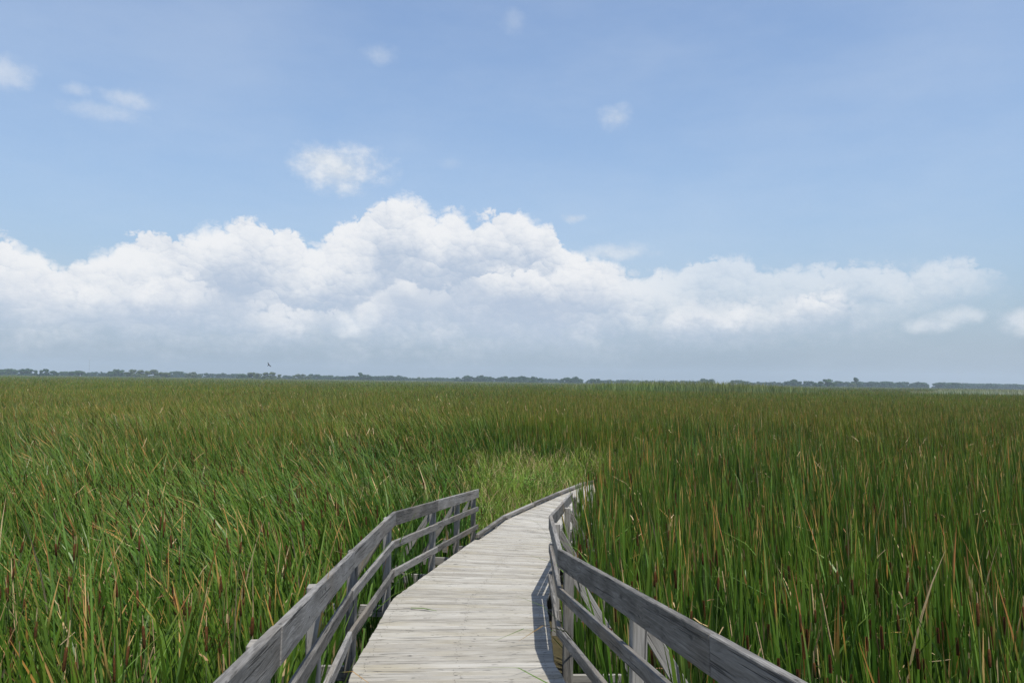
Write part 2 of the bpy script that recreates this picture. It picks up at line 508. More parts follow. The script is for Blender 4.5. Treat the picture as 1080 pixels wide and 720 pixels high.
class Boards:
    """Collects bars of timber, each with UVs in metres along the grain and a random number per bar."""
    def __init__(self):
        self.bm = bmesh.new()
        self.uv = self.bm.loops.layers.uv.new('UVMap')
        self.bd = self.bm.verts.layers.float.new('board')

    def hexa(self, c, lengthwise=0, bevel=0.004):
        """c: eight corners, bottom ring then top ring; grain runs along edge 0-1 of each ring."""
        r = random.random()
        bm2 = bmesh.new()
        vs = [bm2.verts.new(p) for p in c]
        for f in ((3, 2, 1, 0), (4, 5, 6, 7), (0, 1, 5, 4), (1, 2, 6, 5), (2, 3, 7, 6), (3, 0, 4, 7)):
            bm2.faces.new([vs[i] for i in f])
        if bevel:
            bmesh.ops.bevel(bm2, geom=list(bm2.edges), offset=bevel, segments=1, affect='EDGES', profile=0.5)
        U = (Vector(c[1]) - Vector(c[0])).normalized()
        V = Vector(c[3]) - Vector(c[0])
        V = (V - U * V.dot(U)).normalized()
        W = U.cross(V)
        o = Vector(c[0])
        mp = {}
        for v in bm2.verts:
            nv = self.bm.verts.new(v.co)
            nv[self.bd] = r
            mp[v] = nv
        for f in bm2.faces:
            nf = self.bm.faces.new([mp[v] for v in f.verts])
            nrm = f.normal
            flat = abs(nrm.dot(W)) > 0.5
            for lp, v in zip(nf.loops, f.verts):
                d = v.co - o
                lp[self.uv].uv = (d.dot(U), d.dot(V) if flat else d.dot(W) + 0.37)
        bm2.free()

    def bar(self, a, b, width, thick, wdir, bevel=0.004):
        """bar from a to b; its width runs along wdir, its thickness across."""
        a, b, w = Vector(a), Vector(b), Vector(wdir)
        u = (b - a).normalized()
        w = (w - u * w.dot(u)).normalized() * (width / 2)
        t = u.cross(w).normalized() * (thick / 2)
        self.hexa([a - w - t, b - w - t, b + w - t, a + w - t, a - w + t, b - w + t, b + w + t, a + w + t], bevel=bevel)

    def build(self, name, mat, parent=None):
        bmesh.ops.recalc_face_normals(self.bm, faces=list(self.bm.faces))
        return from_bm(name, self.bm, mat, parent)


# ------------------------------------------------------------------ ground
def grid_sheet(name, x0, x1, y0, y1, nx, ny, z, mat):
    bm = bmesh.new()
    bmesh.ops.create_grid(bm, x_segments=nx, y_segments=ny, size=0.5)
    for v in bm.verts:
        v.co = Vector(((v.co.x + 0.5) * (x1 - x0) + x0, (v.co.y + 0.5) * (y1 - y0) + y0, z))
    return tag(from_bm(name, bm, mat), kind='structure')


grid_sheet('marsh_ground', -2600, 2600, -300, 3000, 40, 30, 0.0, M_MUD)

# ------------------------------------------------------------------ boardwalk geometry (world metres)
DROP = [(-6, 0.90), (7.5, 2.62), (10.2, 2.76), (16.6, 3.27), (18.0, 3.32), (80, 3.32)]


def deck_z(y):
    return EYE - float(np.interp(y, [d[0] for d in DROP], [d[1] for d in DROP]))


LK = [(-0.22, -3.0), (-1.40, 7.4), (-1.46, 10.2), (-0.72, 16.5), (-0.18, 19.2), (0.55, 21.2), (1.33, 23.3), (2.25, 25.6), (3.2, 27.0), (6.6, 29.8)]
RK = [(1.36, -3.0), (0.44, 7.6), (0.48, 10.2), (1.18, 15.8), (1.63, 18.4), (2.15, 19.9), (2.85, 21.6), (3.7, 23.6), (4.5, 24.9), (7.6, 27.8)]


def lerp_poly(poly, t):
    i = min(int(t), len(poly) - 2)
    f = t - i
    return Vector((poly[i][0] * (1 - f) + poly[i + 1][0] * f, poly[i][1] * (1 - f) + poly[i + 1][1] * f))


boardwalk = tag(empty('boardwalk', (0, 8, deck_z(8))), 'weathered grey plank boardwalk winding down into the green cattail marsh', 'boardwalk')


def part_of(o, root):
    """keep world placement while parenting to a root that only has a location"""
    o.parent = root
    o.matrix_parent_inverse = Matrix.Translation(root.location).inverted()
    return o


dk = Boards()
for i in range(len(LK) - 1):
    seg = 0.5 * ((Vector(LK[i + 1]) - Vector(LK[i])).length + (Vector(RK[i + 1]) - Vector(RK[i])).length)
    n = max(1, round(seg / 0.142))
    for k in range(n):
        t0, t1 = i + k / n, i + (k + 1) / n - 1e-6
        l0, l1, r0, r1 = lerp_poly(LK, t0), lerp_poly(LK, t1), lerp_poly(RK, t0), lerp_poly(RK, t1)
        gap = random.choice((0.003, 0.0045, 0.006, 0.009))
        def inset(a, b, gg):
            d = (b - a)
            L = max(d.length, 1e-4)
            return a + d * (gg / L), b - d * (gg / L)
        if (l1 - l0).length > 0.03:
            l0, l1 = inset(l0, l1, gap)
        if (r1 - r0).length > 0.03:
            r0, r1 = inset(r0, r1, gap)
        wl = (r0 - l0).normalized()
        jl, jr = random.uniform(-0.006, 0.004), random.uniform(-0.004, 0.006)
        l0, l1, r0, r1 = l0 + wl * jl, l1 + wl * jl, r0 + wl * jr, r1 + wl * jr
        dz = random.uniform(-0.0025, 0.0025)
        tl = [random.uniform(-0.002, 0.002) for _ in range(4)]
        P = [l0, r0, r1, l1]
        top = [Vector((p.x, p.y, deck_z(p.y) + dz + e)) for p, e in zip(P, tl)]
        bot = [v - Vector((0, 0, 0.038)) for v in top]
        dk.hexa(bot + top, bevel=0.006)
# nail heads: pairs over each bearer, part of the decking mesh
nail_faces = []
for i in range(len(LK) - 1):
    seg = 0.5 * ((Vector(LK[i + 1]) - Vector(LK[i])).length + (Vector(RK[i + 1]) - Vector(RK[i])).length)
    n = max(1, round(seg / 0.142))
    for k in range(n):
        for q in (0.28, 0.72):
            t = i + (k + q) / n
            a, b = lerp_poly(LK, t), lerp_poly(RK, t)
            for w_ in (0.055, 0.5, 0.945):
                p = a.lerp(b, w_ + random.uniform(-0.016, 0.016))
                r = random.uniform(0.0045, 0.0065)
                z = deck_z(p.y) + 0.0052
                ring = [dk.bm.verts.new((p.x + r * math.cos(j * 1.0472), p.y + r * math.sin(j * 1.0472), z)) for j in range(6)]
                nail_faces.append(dk.bm.faces.new(ring))
for f in nail_faces:
    f.material_index = 1
deck_o = part_of(dk.build('decking', M_DECK), boardwalk)
deck_o.data.materials.append(M_NAIL)


def off_poly(poly, dist):
    """polyline moved sideways by dist (positive = to the right of its heading)"""
    out = []
    for i, p in enumerate(poly):
        a = Vector(poly[max(i - 1, 0)])
        b = Vector(poly[min(i + 1, len(poly) - 1)])
        d = (b - a).normalized()
        out.append((p[0] + d.y * dist, p[1] - d.x * dist))
    return out


def run_along(poly, name, mat, dz, width, thick, root, y_from=-99, overlap=0.0):
    for a, b in zip(poly[:-1], poly[1:]):
        if a[1] < y_from:
            continue
        bb = Boards()
        bb.bar((a[0], a[1], deck_z(a[1]) + dz), (b[0], b[1], deck_z(b[1]) + dz), width, thick, (0, 0, 1), 0.006)
        part_of(bb.build(name, mat), root)


# beams under the deck and the low kerb rail that starts where the railing stops
for dist in (0.10, 0.95):
    run_along(off_poly(LK, dist), 'bearer_beam', M_BEAM, -0.14, 0.19, 0.045, boardwalk)
run_along(off_poly(RK, -0.10), 'bearer_beam', M_BEAM, -0.14, 0.19, 0.045, boardwalk)
run_along(off_poly(LK, 0.055), 'kerb_rail', M_RAIL, 0.075, 0.075, 0.09, boardwalk, y_from=16.4)
run_along(off_poly(RK, -0.055), 'kerb_rail', M_RAIL, 0.075, 0.075, 0.09, boardwalk, y_from=15.7)
# blocks that lift the kerb rail off the planks
for poly, y_from, dist in ((LK, 16.4, 0.055), (RK, 15.7, -0.055)):
    pts = [p for p in off_poly(poly, dist) if p[1] > y_from]
    for a, b in zip(pts[:-1], pts[1:]):
        va, vb = Vector(a), Vector(b)
        for f in (0.12, 0.62):
            c = va.lerp(vb, f)
            u = (vb - va).normalized() * 0.11
            bb = Boards()
            z = deck_z(c.y) + 0.019
            bb.bar((c.x - u.x, c.y - u.y, z), (c.x + u.x, c.y + u.y, z), 0.085, 0.037, (u.y, -u.x, 0), 0.003)
            part_of(bb.build('kerb_block', M_RAIL), boardwalk)
# piles standing in the mud
for t in np.arange(0.3, len(LK) - 1.05, 0.5):
    for poly, dist in ((LK, 0.22), (RK, -0.22)):
        p = lerp_poly(off_poly(poly, dist), float(t))
        bb = Boards()
        bb.bar((p.x, p.y, -0.3), (p.x, p.y, deck_z(p.y) - 0.06), 0.14, 0.14, (1, 0, 0), 0.01)
        part_of(bb.build('support_pile', M_BEAM), boardwalk)

# ------------------------------------------------------------------ railings: x, y, drop of the top edge below the eye
LR = [(-0.40, -1.9, 0.38), (-1.43, 7.35, 1.565), (-1.45, 10.1, 1.66), (-0.66, 16.62, 2.245)]
RR = [(1.31, -2.0, 0.35), (0.485, 7.7, 1.60), (0.52, 10.2, 1.70), (1.22, 15.84, 2.18)]
LPOST = [-0.2, 1.65, 3.5, 5.4, 7.75, 10.1, 12.65, 14.7, 16.5]
RPOST = [-0.1, 1.6, 3.35, 4.95, 7.62, 10.15, 12.9, 15.7]


def railing(root, line, posts, side):
    ys = [p[1] for p in line]
    xs = [p[0] for p in line]
    ds = [p[2] for p in line]
    X = lambda y: float(np.interp(y, ys, xs))
    Z = lambda y: EYE - float(np.interp(y, ys, ds))
    H = 1.05
    specs = (('top_rail', 0.0, 0.17, 0.045), ('middle_rail', 0.36, 0.092, 0.042), ('bottom_rail', 0.72, 0.092, 0.042))
    for nm, dn, h, th in specs:
        for (xa, ya, da), (xb, yb, db) in zip(line[:-1], line[1:]):
            # long boards are spliced on the posts
            cuts = [ya] + [y for k, y in enumerate(posts) if ya + 0.8 < y < yb - 0.8 and k % 2 == 0] + [yb]
            for c0, c1 in zip(cuts[:-1], cuts[1:]):
                bb = Boards()
                e0 = 0.0015 + random.uniform(0, 0.002)
                jz = random.uniform(-0.005, 0.005)
                jx = random.uniform(-0.003, 0.003)
                a = Vector((X(c0) + jx, c0 + e0, Z(c0) - dn - h / 2 + jz))
                b = Vector((X(c1) + jx, c1 - e0, Z(c1) - dn - h / 2 + jz + random.uniform(-0.004, 0.004)))
                bb.bar(a, b, h, th, (0, 0, 1), 0.005)
                part_of(bb.build(nm, M_RAIL), root)
    for k, y in enumerate(posts):
        y0, y1 = max(y - 0.3, ys[0]), min(y + 0.3, ys[-1])
        d = Vector((X(y1) - X(y0), y1 - y0, 0)).normalized()
        nrm = Vector((d.y, -d.x, 0)) * side                   # outward
        p = Vector((X(y), y, 0)) + nrm * 0.073
        zt = Z(y) - (0.085 if side > 0 else 0.062) + random.uniform(-0.012, 0.012)
        zb = Z(y) - H
        bb = Boards()
        lean = Vector((random.uniform(-.008, .008), random.uniform(-.012, .012), 0))
        bb.bar((p.x, p.y, zb - 0.42), (p.x + lean.x, p.y + lean.y, zt), 0.092, 0.092, nrm, 0.005)
        part_of(bb.build('post', M_POST), root)
        # outrigger under the deck and the raking brace that stands on it
        q0 = p - nrm * 0.55
        q1 = p + nrm * 0.72
        s = d * 0.070
        zo = zb - 0.20
        bb = Boards()
        bb.bar((q0.x + s.x, q0.y + s.y, zo), (q1.x + s.x, q1.y + s.y, zo), 0.14, 0.042, (0, 0, 1), 0.004)
        part_of(bb.build('outrigger', M_POST), root)
        bb = Boards()
        f = p + nrm * 0.64 - d * 0.0 + s * 0.95
        tpt = p + nrm * 0.03 + s * 0.98
        bb.bar((f.x, f.y, zo + 0.075), (tpt.x, tpt.y, Z(y) - 0.20), 0.088, 0.040, nrm, 0.004)
        part_of(bb.build('brace', M_POST), root)


rail_left = tag(empty('wooden_railing', (LR[1][0], LR[1][1], deck_z(LR[1][1]))),
                'grey three-board wooden railing with its inner side sunlit, ending at the grassy clearing', 'railing')
railing(rail_left, LR, LPOST, -1)
rail_right = tag(empty('wooden_railing', (RR[1][0], RR[1][1], deck_z(RR[1][1]))),
                 'dark grey wooden railing with its inner side in shade, casting its shadow on the planks', 'railing')
railing(rail_right, RR, RPOST, 1)


# ------------------------------------------------------------------ reeds: one mesh of many thousand leaves
_ph = np.random.default_rng(5).uniform(0, 6.28, (24,))
_an = np.random.default_rng(6).uniform(0, 6.28, (24,))


def field(x, y, wl, k0=0):
    """smooth pseudo-random field in -1..1 with the given wavelength (metres)"""
    s = np.zeros_like(x)
    for i in range(6):
        j = (i + k0) % 24
        f = 6.283 / wl * (0.6 + 0.35 * i)
        s += np.sin(f * (x * np.cos(_an[j]) + y * np.sin(_an[j])) + _ph[j]) / (1 + 0.35 * i)
    return s / 3.0


lx, ly = np.array([p[0] for p in LK]), np.array([p[1] for p in LK])
rx, ry = np.array([p[0] for p in RK]), np.array([p[1] for p in RK])


def on_walk(x, y, ml, mr):
    L = np.interp(y, ly, lx)
    Rr = np.interp(y, ry, rx)
    return (x > L - ml) & (x < Rr + mr) & (y < 33)


def in_clearing(x, y):
    L = np.interp(y, ly, lx)
    rag = np.random.default_rng(3).normal(0, 1, len(x))
    lim = -0.045 * y - 0.15 + 0.45 * field(x, y, 3.0) + 0.55 * rag + 0.9 * np.clip((y - 24) / 8, 0, 1)
    a = (y > 15.9) & (y < 31.0 + 1.2 * field(x, y, 2.5, 3) + 1.7 * rag) & (x > lim) & (x < np.maximum(L, np.where(y > 27.5, 4.6 + 0.6 * rag, -9)) + 0.3)
    return a


class Ribbons:
    def __init__(self):
        self.V, self.F, self.rnd, self.al, self.sort, self.mi = [], [], [], [], [], []
        self.nv = 0

    def add(self, x, y, z0, H, lean, bend, phi, width, seg, sort=None, twist=None, taper=1.0, power=2.2, rnd=None):
        """lean / bend: angle from the vertical at the root and gained to the tip; phi: azimuth of the lean"""
        n = len(x)
        if n == 0:
            return
        if rnd is None:
            rnd = rng.random(n)
        if sort is None:
            sort = np.zeros(n)
        tw = phi + np.pi / 2 + (rng.normal(0, 0.75, n) if twist is None else twist)
        t = np.linspace(0, 1, seg + 1)
        tm = 0.5 * (t[1:] + t[:-1])
        th = lean[:, None] + bend[:, None] * tm[None, :] ** power
        dl = (H / seg)[:, None]
        hx = np.cumsum(np.sin(th) * dl, 1)
        hz_ = np.cumsum(np.cos(th) * dl, 1)
        zero = np.zeros((n, 1))
        hx = np.concatenate([zero, hx], 1)
        hz_ = np.concatenate([zero, hz_], 1)
        px = x[:, None] + hx * np.cos(phi)[:, None]
        py = y[:, None] + hx * np.sin(phi)[:, None]
        pz = z0[:, None] + hz_
        if taper == 1.0:
            wprof = np.minimum(1.0, 0.75 + 0.5 * t) * np.clip((1.03 - t) / 0.30, 0.10, 1.0)
        else:
            wprof = np.ones_like(t)
        w = 0.5 * width[:, None] * wprof[None, :]
        wx = np.cos(tw)[:, None] * w
        wy = np.sin(tw)[:, None] * w
        A = np.stack([px - wx, py - wy, pz], -1)
        B = np.stack([px + wx, py + wy, pz], -1)
        V = np.stack([A, B], 2).reshape(-1, 3)
        base = self.nv + np.arange(n)[:, None] * (2 * (seg + 1)) + 2 * np.arange(seg)[None, :]
        F = np.stack([base, base + 1, base + 3, base + 2], -1).reshape(-1, 4)
        self.V.append(V)
        self.F.append(F)
        self.rnd.append(np.repeat(rnd, 2 * (seg + 1)))
        self.sort.append(np.repeat(sort, 2 * (seg + 1)))
        self.al.append(np.tile(np.repeat(t, 2), n))
        self.mi.append(np.zeros(len(F), dtype=np.int32))
        self.nv += len(V)

    def sheet(self, V, F, mi):
        self.V.append(V)
        self.F.append(F + self.nv)
        self.rnd.append(np.full(len(V), 0.5))
        self.sort.append(np.zeros(len(V)))
        self.al.append(np.zeros(len(V)))
        self.mi.append(np.full(len(F), mi, dtype=np.int32))
        self.nv += len(V)

    def build(self, name, mats, parent=None, shift=(0, 0, 0)):
        V = np.concatenate(self.V).astype(np.float32) - np.array(shift, dtype=np.float32)
        F = np.concatenate(self.F).astype(np.int32)
        me = bpy.data.meshes.new(name)
        me.vertices.add(len(V))
        me.vertices.foreach_set('co', V.ravel())
        me.loops.add(F.size)
        me.loops.foreach_set('vertex_index', F.ravel())
        me.polygons.add(len(F))
        me.polygons.foreach_set('loop_start', np.arange(0, F.size, 4, dtype=np.int32))
        for m in mats:
            me.materials.append(m)
        me.polygons.foreach_set('material_index', np.concatenate(self.mi))
        for nm, arr in (('rnd', self.rnd), ('along', self.al), ('sort', self.sort)):
            at = me.attributes.new(nm, 'FLOAT', 'POINT')
            at.data.foreach_set('value', np.concatenate(arr).astype(np.float32))
        me.update(calc_edges=True)
        o = bpy.data.objects.new(name, me)
        o.location = shift
        return link(o, parent)


def wedge(y0, y1, dens, margin, tan=0.92):
    """random points in the view wedge between two distances"""
    A = lambda y: tan * y * y + 2 * margin * y
    area = A(y1) - A(y0)
    n = int(area * dens)
    # sample y with pdf ~ half-width
    ys = rng.uniform(y0, y1, int(n * 2.6) + 10)
    hw = tan * ys + margin
    keep = rng.random(len(ys)) < hw / (tan * y1 + margin)
    ys = ys[keep][:n]
    xs = rng.uniform(-1, 1, len(ys)) * (tan * ys + margin)
    return xs, ys


reeds = Ribbons()


def height_at(x, y):
    h = 2.02 + 0.16 * field(x, y, 9.0) + 0.09 * field(x, y, 2.6, 7) + 0.12 * field(x, y, 31.0, 2)
    # leaves stay short round the rim of the clearing
    rim = np.clip((y - 29.5) / 5.5, 0, 1) + np.clip((-1.2 - x) / 3.0, 0, 1) + np.clip((x - 4.5) / 3.0, 0, 1) + np.clip((18 - y) / 2.0, 0, 1) + np.where(x > np.interp(y, ry, rx), np.clip((30.5 - y) / 2.0, 0, 1), 0.0)
    return h * np.clip(0.42 + 0.62 * rim, 0, 1)


def wind(x, y):
    """lean strength and azimuth: blown to the left on the left of the walk, nearly still on the right"""
    leftish = np.clip((1.5 - x) / 6.0, 0, 1)
    gust = np.clip(0.55 + 0.75 * field(x, y, 11.0, 11), 0, 1.4)
    near_calm = np.clip((y - 3.0) / 6.0, 0.25, 1.0)
    s = (0.10 + 1.0 * leftish * near_calm) * gust
    s = s / (1 + np.clip((y - 35) / 50, 0, 2))
    return s


def plant(x, y, seg, wmul=1.0, cull=0.35, fan=1):
    ok = ~on_walk(x, y, 0.26, np.where(y > 17.0, 0.42, np.where(y > 10.8, 0.16, 0.27))) & ~in_clearing(x, y)
    dark = field(x, y, 5.0, 15) + 0.6 * field(x, y, 1.4, 5)
    ok &= rng.random(len(x)) > cull * np.clip(dark, 0, 1)
    x, y = x[ok], y[ok]
    ns = len(x)
    shoot = np.repeat(np.arange(ns), fan)
    sh_h = rng.normal(1.0, 0.075, ns)[shoot]
    sh_phi = rng.uniform(0, 6.283, ns)[shoot]
    sh_rnd = rng.random(ns)[shoot]
    x, y = x[shoot], y[shoot]
    n = len(x)
    if fan > 1:
        x = x + rng.normal(0, 0.035, n)
        y = y + rng.normal(0, 0.035, n)
    s = wind(x, y)
    phi = np.where(rng.random(n) < np.clip(0.35 + s, 0, 0.96), np.pi + rng.normal(0.15, 0.42, n), rng.uniform(0, 6.283, n))
    H = height_at(x, y) * (sh_h * rng.normal(0.98, 0.105, n) if fan > 1 else rng.normal(1.0, 0.10, n))
    calm = np.where(x > 0.5, 0.62, 1.0)
    lean = np.abs(rng.normal(0.04, 0.06, n)) * calm + 0.20 * s
    bend = np.abs(rng.normal(0.14, 0.18, n)) * calm + rng.random(n) ** 1.3 * 1.8 * s
    kinked = rng.random(n) < 0.035
    bend = np.where(kinked, rng.uniform(1.2, 2.4, n), bend)
    w = np.maximum(rng.uniform(0.014, 0.035, n), y * 0.00032 * rng.uniform(0.7, 1.4, n)) * wmul
    sort = np.where(rng.random(n) < 0.022, 1.0, 0.0)
    H = np.where(sort > 0.5, H * rng.uniform(0.7, 0.98, n), H)
    rv = np.clip(0.55 * sh_rnd + 0.45 * rng.random(n) + rng.normal(0, 0.08, n), 0, 0.999) if fan > 1 else None
    reeds.add(x, y, np.full(n, -0.02), H, lean, bend, phi, w, seg, sort, rnd=rv)


def spikes(x, y, wmin=0.0):
    ok = ~on_walk(x, y, 0.3, 0.3) & ~in_clearing(x, y)
    ok &= rng.random(len(x)) < np.clip(0.45 + 0.8 * field(x, y, 6.0, 4), 0.05, 1)
    x, y = x[ok], y[ok]
    n = len(x)
    z = height_at(x, y) * rng.uniform(0.76, 0.97, n)
    L = rng.uniform(0.12, 0.20, n)
    w = np.maximum(rng.uniform(0.020, 0.027, n), y * 0.0006)
    for k in range(2):
        reeds.add(x, y, z - L, L, np.full(n, 0.06), np.zeros(n), np.full(n, 3.0), w, 1, np.full(n, 2.0), np.full(n, k * 1.57), taper=0.0)


def scraps(x, y):
    """broken dry leaf ends caught among the leaves"""
    ok = ~on_walk(x, y, 0.3, 0.3) & ~in_clearing(x, y)
    x, y = x[ok], y[ok]
    n = len(x)
    w = np.maximum(rng.uniform(0.008, 0.016, n), y * 0.0005)
    reeds.add(x, y, height_at(x, y) * rng.uniform(0.45, 0.98, n), rng.uniform(0.05, 0.20, n) * np.clip(y / 10, 0.8, 1.8), rng.uniform(0.0, 1.5, n), rng.uniform(-0.8, 0.8, n),
              rng.uniform(0, 6.28, n), w, 2, np.full(n, 1.0), taper=0.0)


bands = [(1.0, 8.0, 15, 3.0, 7), (8.0, 16.0, 18, 3.0, 6), (16.0, 26.0, 21, 3.5, 5), (26.0, 40.0, 19, 4.0, 4)]
for y0, y1, dns, mg, sg in bands:
    plant(*wedge(y0, y1, dns, mg), sg, 1.0, 0.6, 6)
# a few extra tall leaves close by on the left
reeds.add(np.array([-3.40, -3.22, -3.05, -3.3, -3.6]), np.array([5.1, 5.2, 5.3, 5.6, 5.5]), np.zeros(5), np.array([2.95, 2.75, 2.5, 2.6, 2.45]),
          np.array([0.03, 0.10, 0.07, 0.02, 0.1]), np.array([0.05, 0.35, 0.12, 0.2, 0.3]), np.array([0.1, 0.2, 2.8, 3.0, 0.4]), np.full(5, 0.026), 9, np.zeros(5), np.full(5, 0.3))
for y0, y1, dns, mg in ((40, 55, 85, 5), (55, 75, 46, 6), (75, 105, 21, 8), (105, 150, 8.0, 10), (150, 220, 2.9, 14), (220, 330, 0.95, 18),
                        (330, 500, 0.29, 25), (500, 800, 0.080, 40), (800, 1300, 0.019, 60)):
    plant(*wedge(y0, y1, dns, mg), 3, 1.15, 0.2)
for y0, y1, dns in ((2, 14, 6.0), (14, 30, 5.0), (30, 60, 3.6), (60, 120, 1.1)):
    spikes(*wedge(y0, y1, dns, 3.0))
for y0, y1, dns in ((2, 14, 4.5), (14, 30, 3.5), (30, 60, 1.2), (60, 110, 0.3)):
    scraps(*wedge(y0, y1, dns, 3.0))
# sheet for the far stem mass, coloured dark for the shade below the tips
gx, gy = [], []
ys_ = np.concatenate([np.linspace(46, 120, 16), np.geomspace(130, 1600, 26)])
ts_ = np.linspace(-1.0, 1.0, 45)
YY, TT = np.meshgrid(ys_, ts_, indexing='ij')
XX = TT * YY
ZZ = 1.25 + 0.12 * field(XX, YY, 15.0)
ZZ[0, :] = 0.0
Vs = np.stack([XX, YY, ZZ], -1).reshape(-1, 3)
nr, nc = YY.shape
ii = (np.arange(nr - 1)[:, None] * nc + np.arange(nc - 1)[None, :])
Fs = np.stack([ii, ii + 1, ii + nc + 1, ii + nc], -1).reshape(-1, 4)
reeds.sheet(Vs, Fs, 1)
tag(reeds.build('cattail_reeds', [M_REED, M_STEM_SHADE]), 'dense bed of tall green cattail leaves with tan tips filling the whole marsh', 'reeds', kind='stuff')

# taller, paler reed stands far out
ph = Ribbons()
n = 7000
y = rng.uniform(185, 250, n)
tx = 0.225 + 0.155 * np.clip(rng.normal(0, 0.55, n), -1, 1)
x = tx * y
edge = 1 - ((tx - 0.225) / 0.165) ** 2
H = (2.3 + 1.75 * np.sqrt(np.clip(edge, 0, 1)) + 0.35 * field(x, y, 14.0, 8)) * rng.normal(0.97, 0.10, n)
ph.add(x, y, np.zeros(n), H, np.abs(rng.normal(0.03, 0.05, n)), np.abs(rng.normal(0.3, 0.25, n)), rng.uniform(0, 6.28, n),
       rng.uniform(0.07, 0.16, n), 3)
tag(ph.build('tall_reeds', [M_PHRAG]), 'pale green stand of taller reeds rising above the horizon straight beyond the boardwalk', 'reeds', kind='stuff')
ph = Ribbons()
n = 9000
y = rng.uniform(240, 330, n)
x = rng.uniform(0.50, 0.80, n) * y
H = rng.normal(2.95, 0.22, n) * np.clip((x / y - 0.49) / 0.05, 0.7, 1)
ph.add(x, y, np.zeros(n), H, np.abs(rng.normal(0.03, 0.05, n)), np.abs(rng.normal(0.3, 0.25, n)), rng.uniform(0, 6.28, n),
       rng.uniform(0.09, 0.19, n), 3)
tag(ph.build('pale_reeds', [M_PALE]), 'whitish green strip of reeds near the horizon at the right end of the marsh', 'reeds', kind='stuff')

# low meadow beside the kerb rail
gr = Ribbons()
n = 36000
x = rng.uniform(-3.0, 5.2, n)
y = rng.uniform(15.8, 37.0, n)
ok = (in_clearing(x, y) | ((y > 29) & (x > -1.6) & (x < 5.2) & (rng.random(n) < np.clip((34 - y) / 5, 0, 1)))) & ~on_walk(x, y, 0.04, 0.04)
x, y = x[ok], y[ok]
n = len(x)
L = np.interp(y, ly, lx)
near = np.clip((L - x) / 1.6, 0.0, 1.0)
H = (0.42 + 0.50 * near + 0.12 * field(x, y, 1.7) + 0.9 * np.clip((y - 29) / 8, 0, 1)) * rng.uniform(0.55, 1.25, n)
gr.add(x, y, np.full(n, -0.01), H, np.abs(rng.normal(0.2, 0.2, n)), np.abs(rng.normal(0.9, 0.5, n)), rng.uniform(0, 6.28, n),
       np.maximum(rng.uniform(0.006, 0.014, n), y * 0.0005), 4, np.where(rng.random(n) < 0.16 + 0.2 * (field(x, y, 2.2, 9) > 0.3), 1.0, 0.0))
tag(gr.build('meadow_grass', [M_GRASS]), 'low yellow green grass in the clearing beside the kerb of the boardwalk', 'grass', kind='stuff')


# ------------------------------------------------------------------ single plants
def leafy_plant(loc, h, r, n_leaf, col0, col1, label, seed):
    rr = np.random.default_rng(seed)
    root = tag(empty('leafy_plant', loc), label, 'plant')
    m, nn, out = material('broad_leaf')
    tcx = nn.new('ShaderNodeTexCoord').outputs['Object']
    f = nn.noise(tcx, 6.0, 3.0)
    b = nn.new('ShaderNodeBsdfPrincipled')
    colr = nn.ramp(f, [(0.3, col0), (0.7, col1)])
    nn.put(b.inputs['Base Color'], colr)
    b.inputs['Roughness'].default_value = 0.55
    trn = nn.new('ShaderNodeBsdfTranslucent')
    nn.put(trn.inputs['Color'], colr)
    mxs = nn.new('ShaderNodeMixShader')
    mxs.inputs[0].default_value = 0.3
    nn.t.links.new(b.outputs[0], mxs.inputs[1])
    nn.t.links.new(trn.outputs[0], mxs.inputs[2])
    nn.t.links.new(mxs.outputs[0], out.inputs['Surface'])
    bm = bmesh.new()
    tips = [(rr.normal(0, r * 0.5), rr.normal(0, r * 0.5), h * rr.uniform(0.6, 1.0)) for _ in range(9)]
    for k in range(n_leaf):
        tip = tips[rr.integers(len(tips))]
        f = rr.uniform(0.25, 1.0)
        c = Vector((tip[0] * f, tip[1] * f, tip[2] * f)) + Vector(rr.normal(0, 0.07 * h + 0.02, 3))
        c.z = max(c.z, 0.03)
        a = rr.uniform(0, 6.28)
        u = Vector((math.cos(a), math.sin(a), rr.uniform(-0.4, 0.5))).normalized() * rr.uniform(0.045, 0.085)
        v = u.cross(Vector((0, 0, 1))).normalized() * rr.uniform(0.012, 0.026)
        bm.faces.new([bm.verts.new(p) for p in (c, c + u * 0.5 + v, c + u - Vector((0, 0, 0.012)), c + u * 0.5 - v)])
    from_bm('foliage', bm, m, root)
    bm = bmesh.new()
    for tip in tips:
        tube(bm, [Vector((0, 0, -0.02)), Vector((tip[0] * 0.4, tip[1] * 0.4, tip[2] * 0.5)), Vector(tip)], [0.008, 0.006, 0.003], 5)
    from_bm('stem', bm, M_STEM, root)
    return root


def tube(bm, pts, rad, sides=6):
    rings = []
    for i, p in enumerate(pts):
        d = (pts[min(i + 1, len(pts) - 1)] - pts[max(i - 1, 0)]).normalized()
        a = d.orthogonal().normalized()
        b = d.cross(a)
        rings.append([bm.verts.new(p + (a * math.cos(6.2832 * k / sides) + b * math.sin(6.2832 * k / sides)) * rad[i]) for k in range(sides)])
    for r0, r1 in zip(rings[:-1], rings[1:]):
        for k in range(sides):
            bm.faces.new((r0[k], r0[(k + 1) % sides], r1[(k + 1) % sides], r1[k]))
    bm.faces.new(rings[-1])
    bm.faces.new(list(reversed(rings[0])))


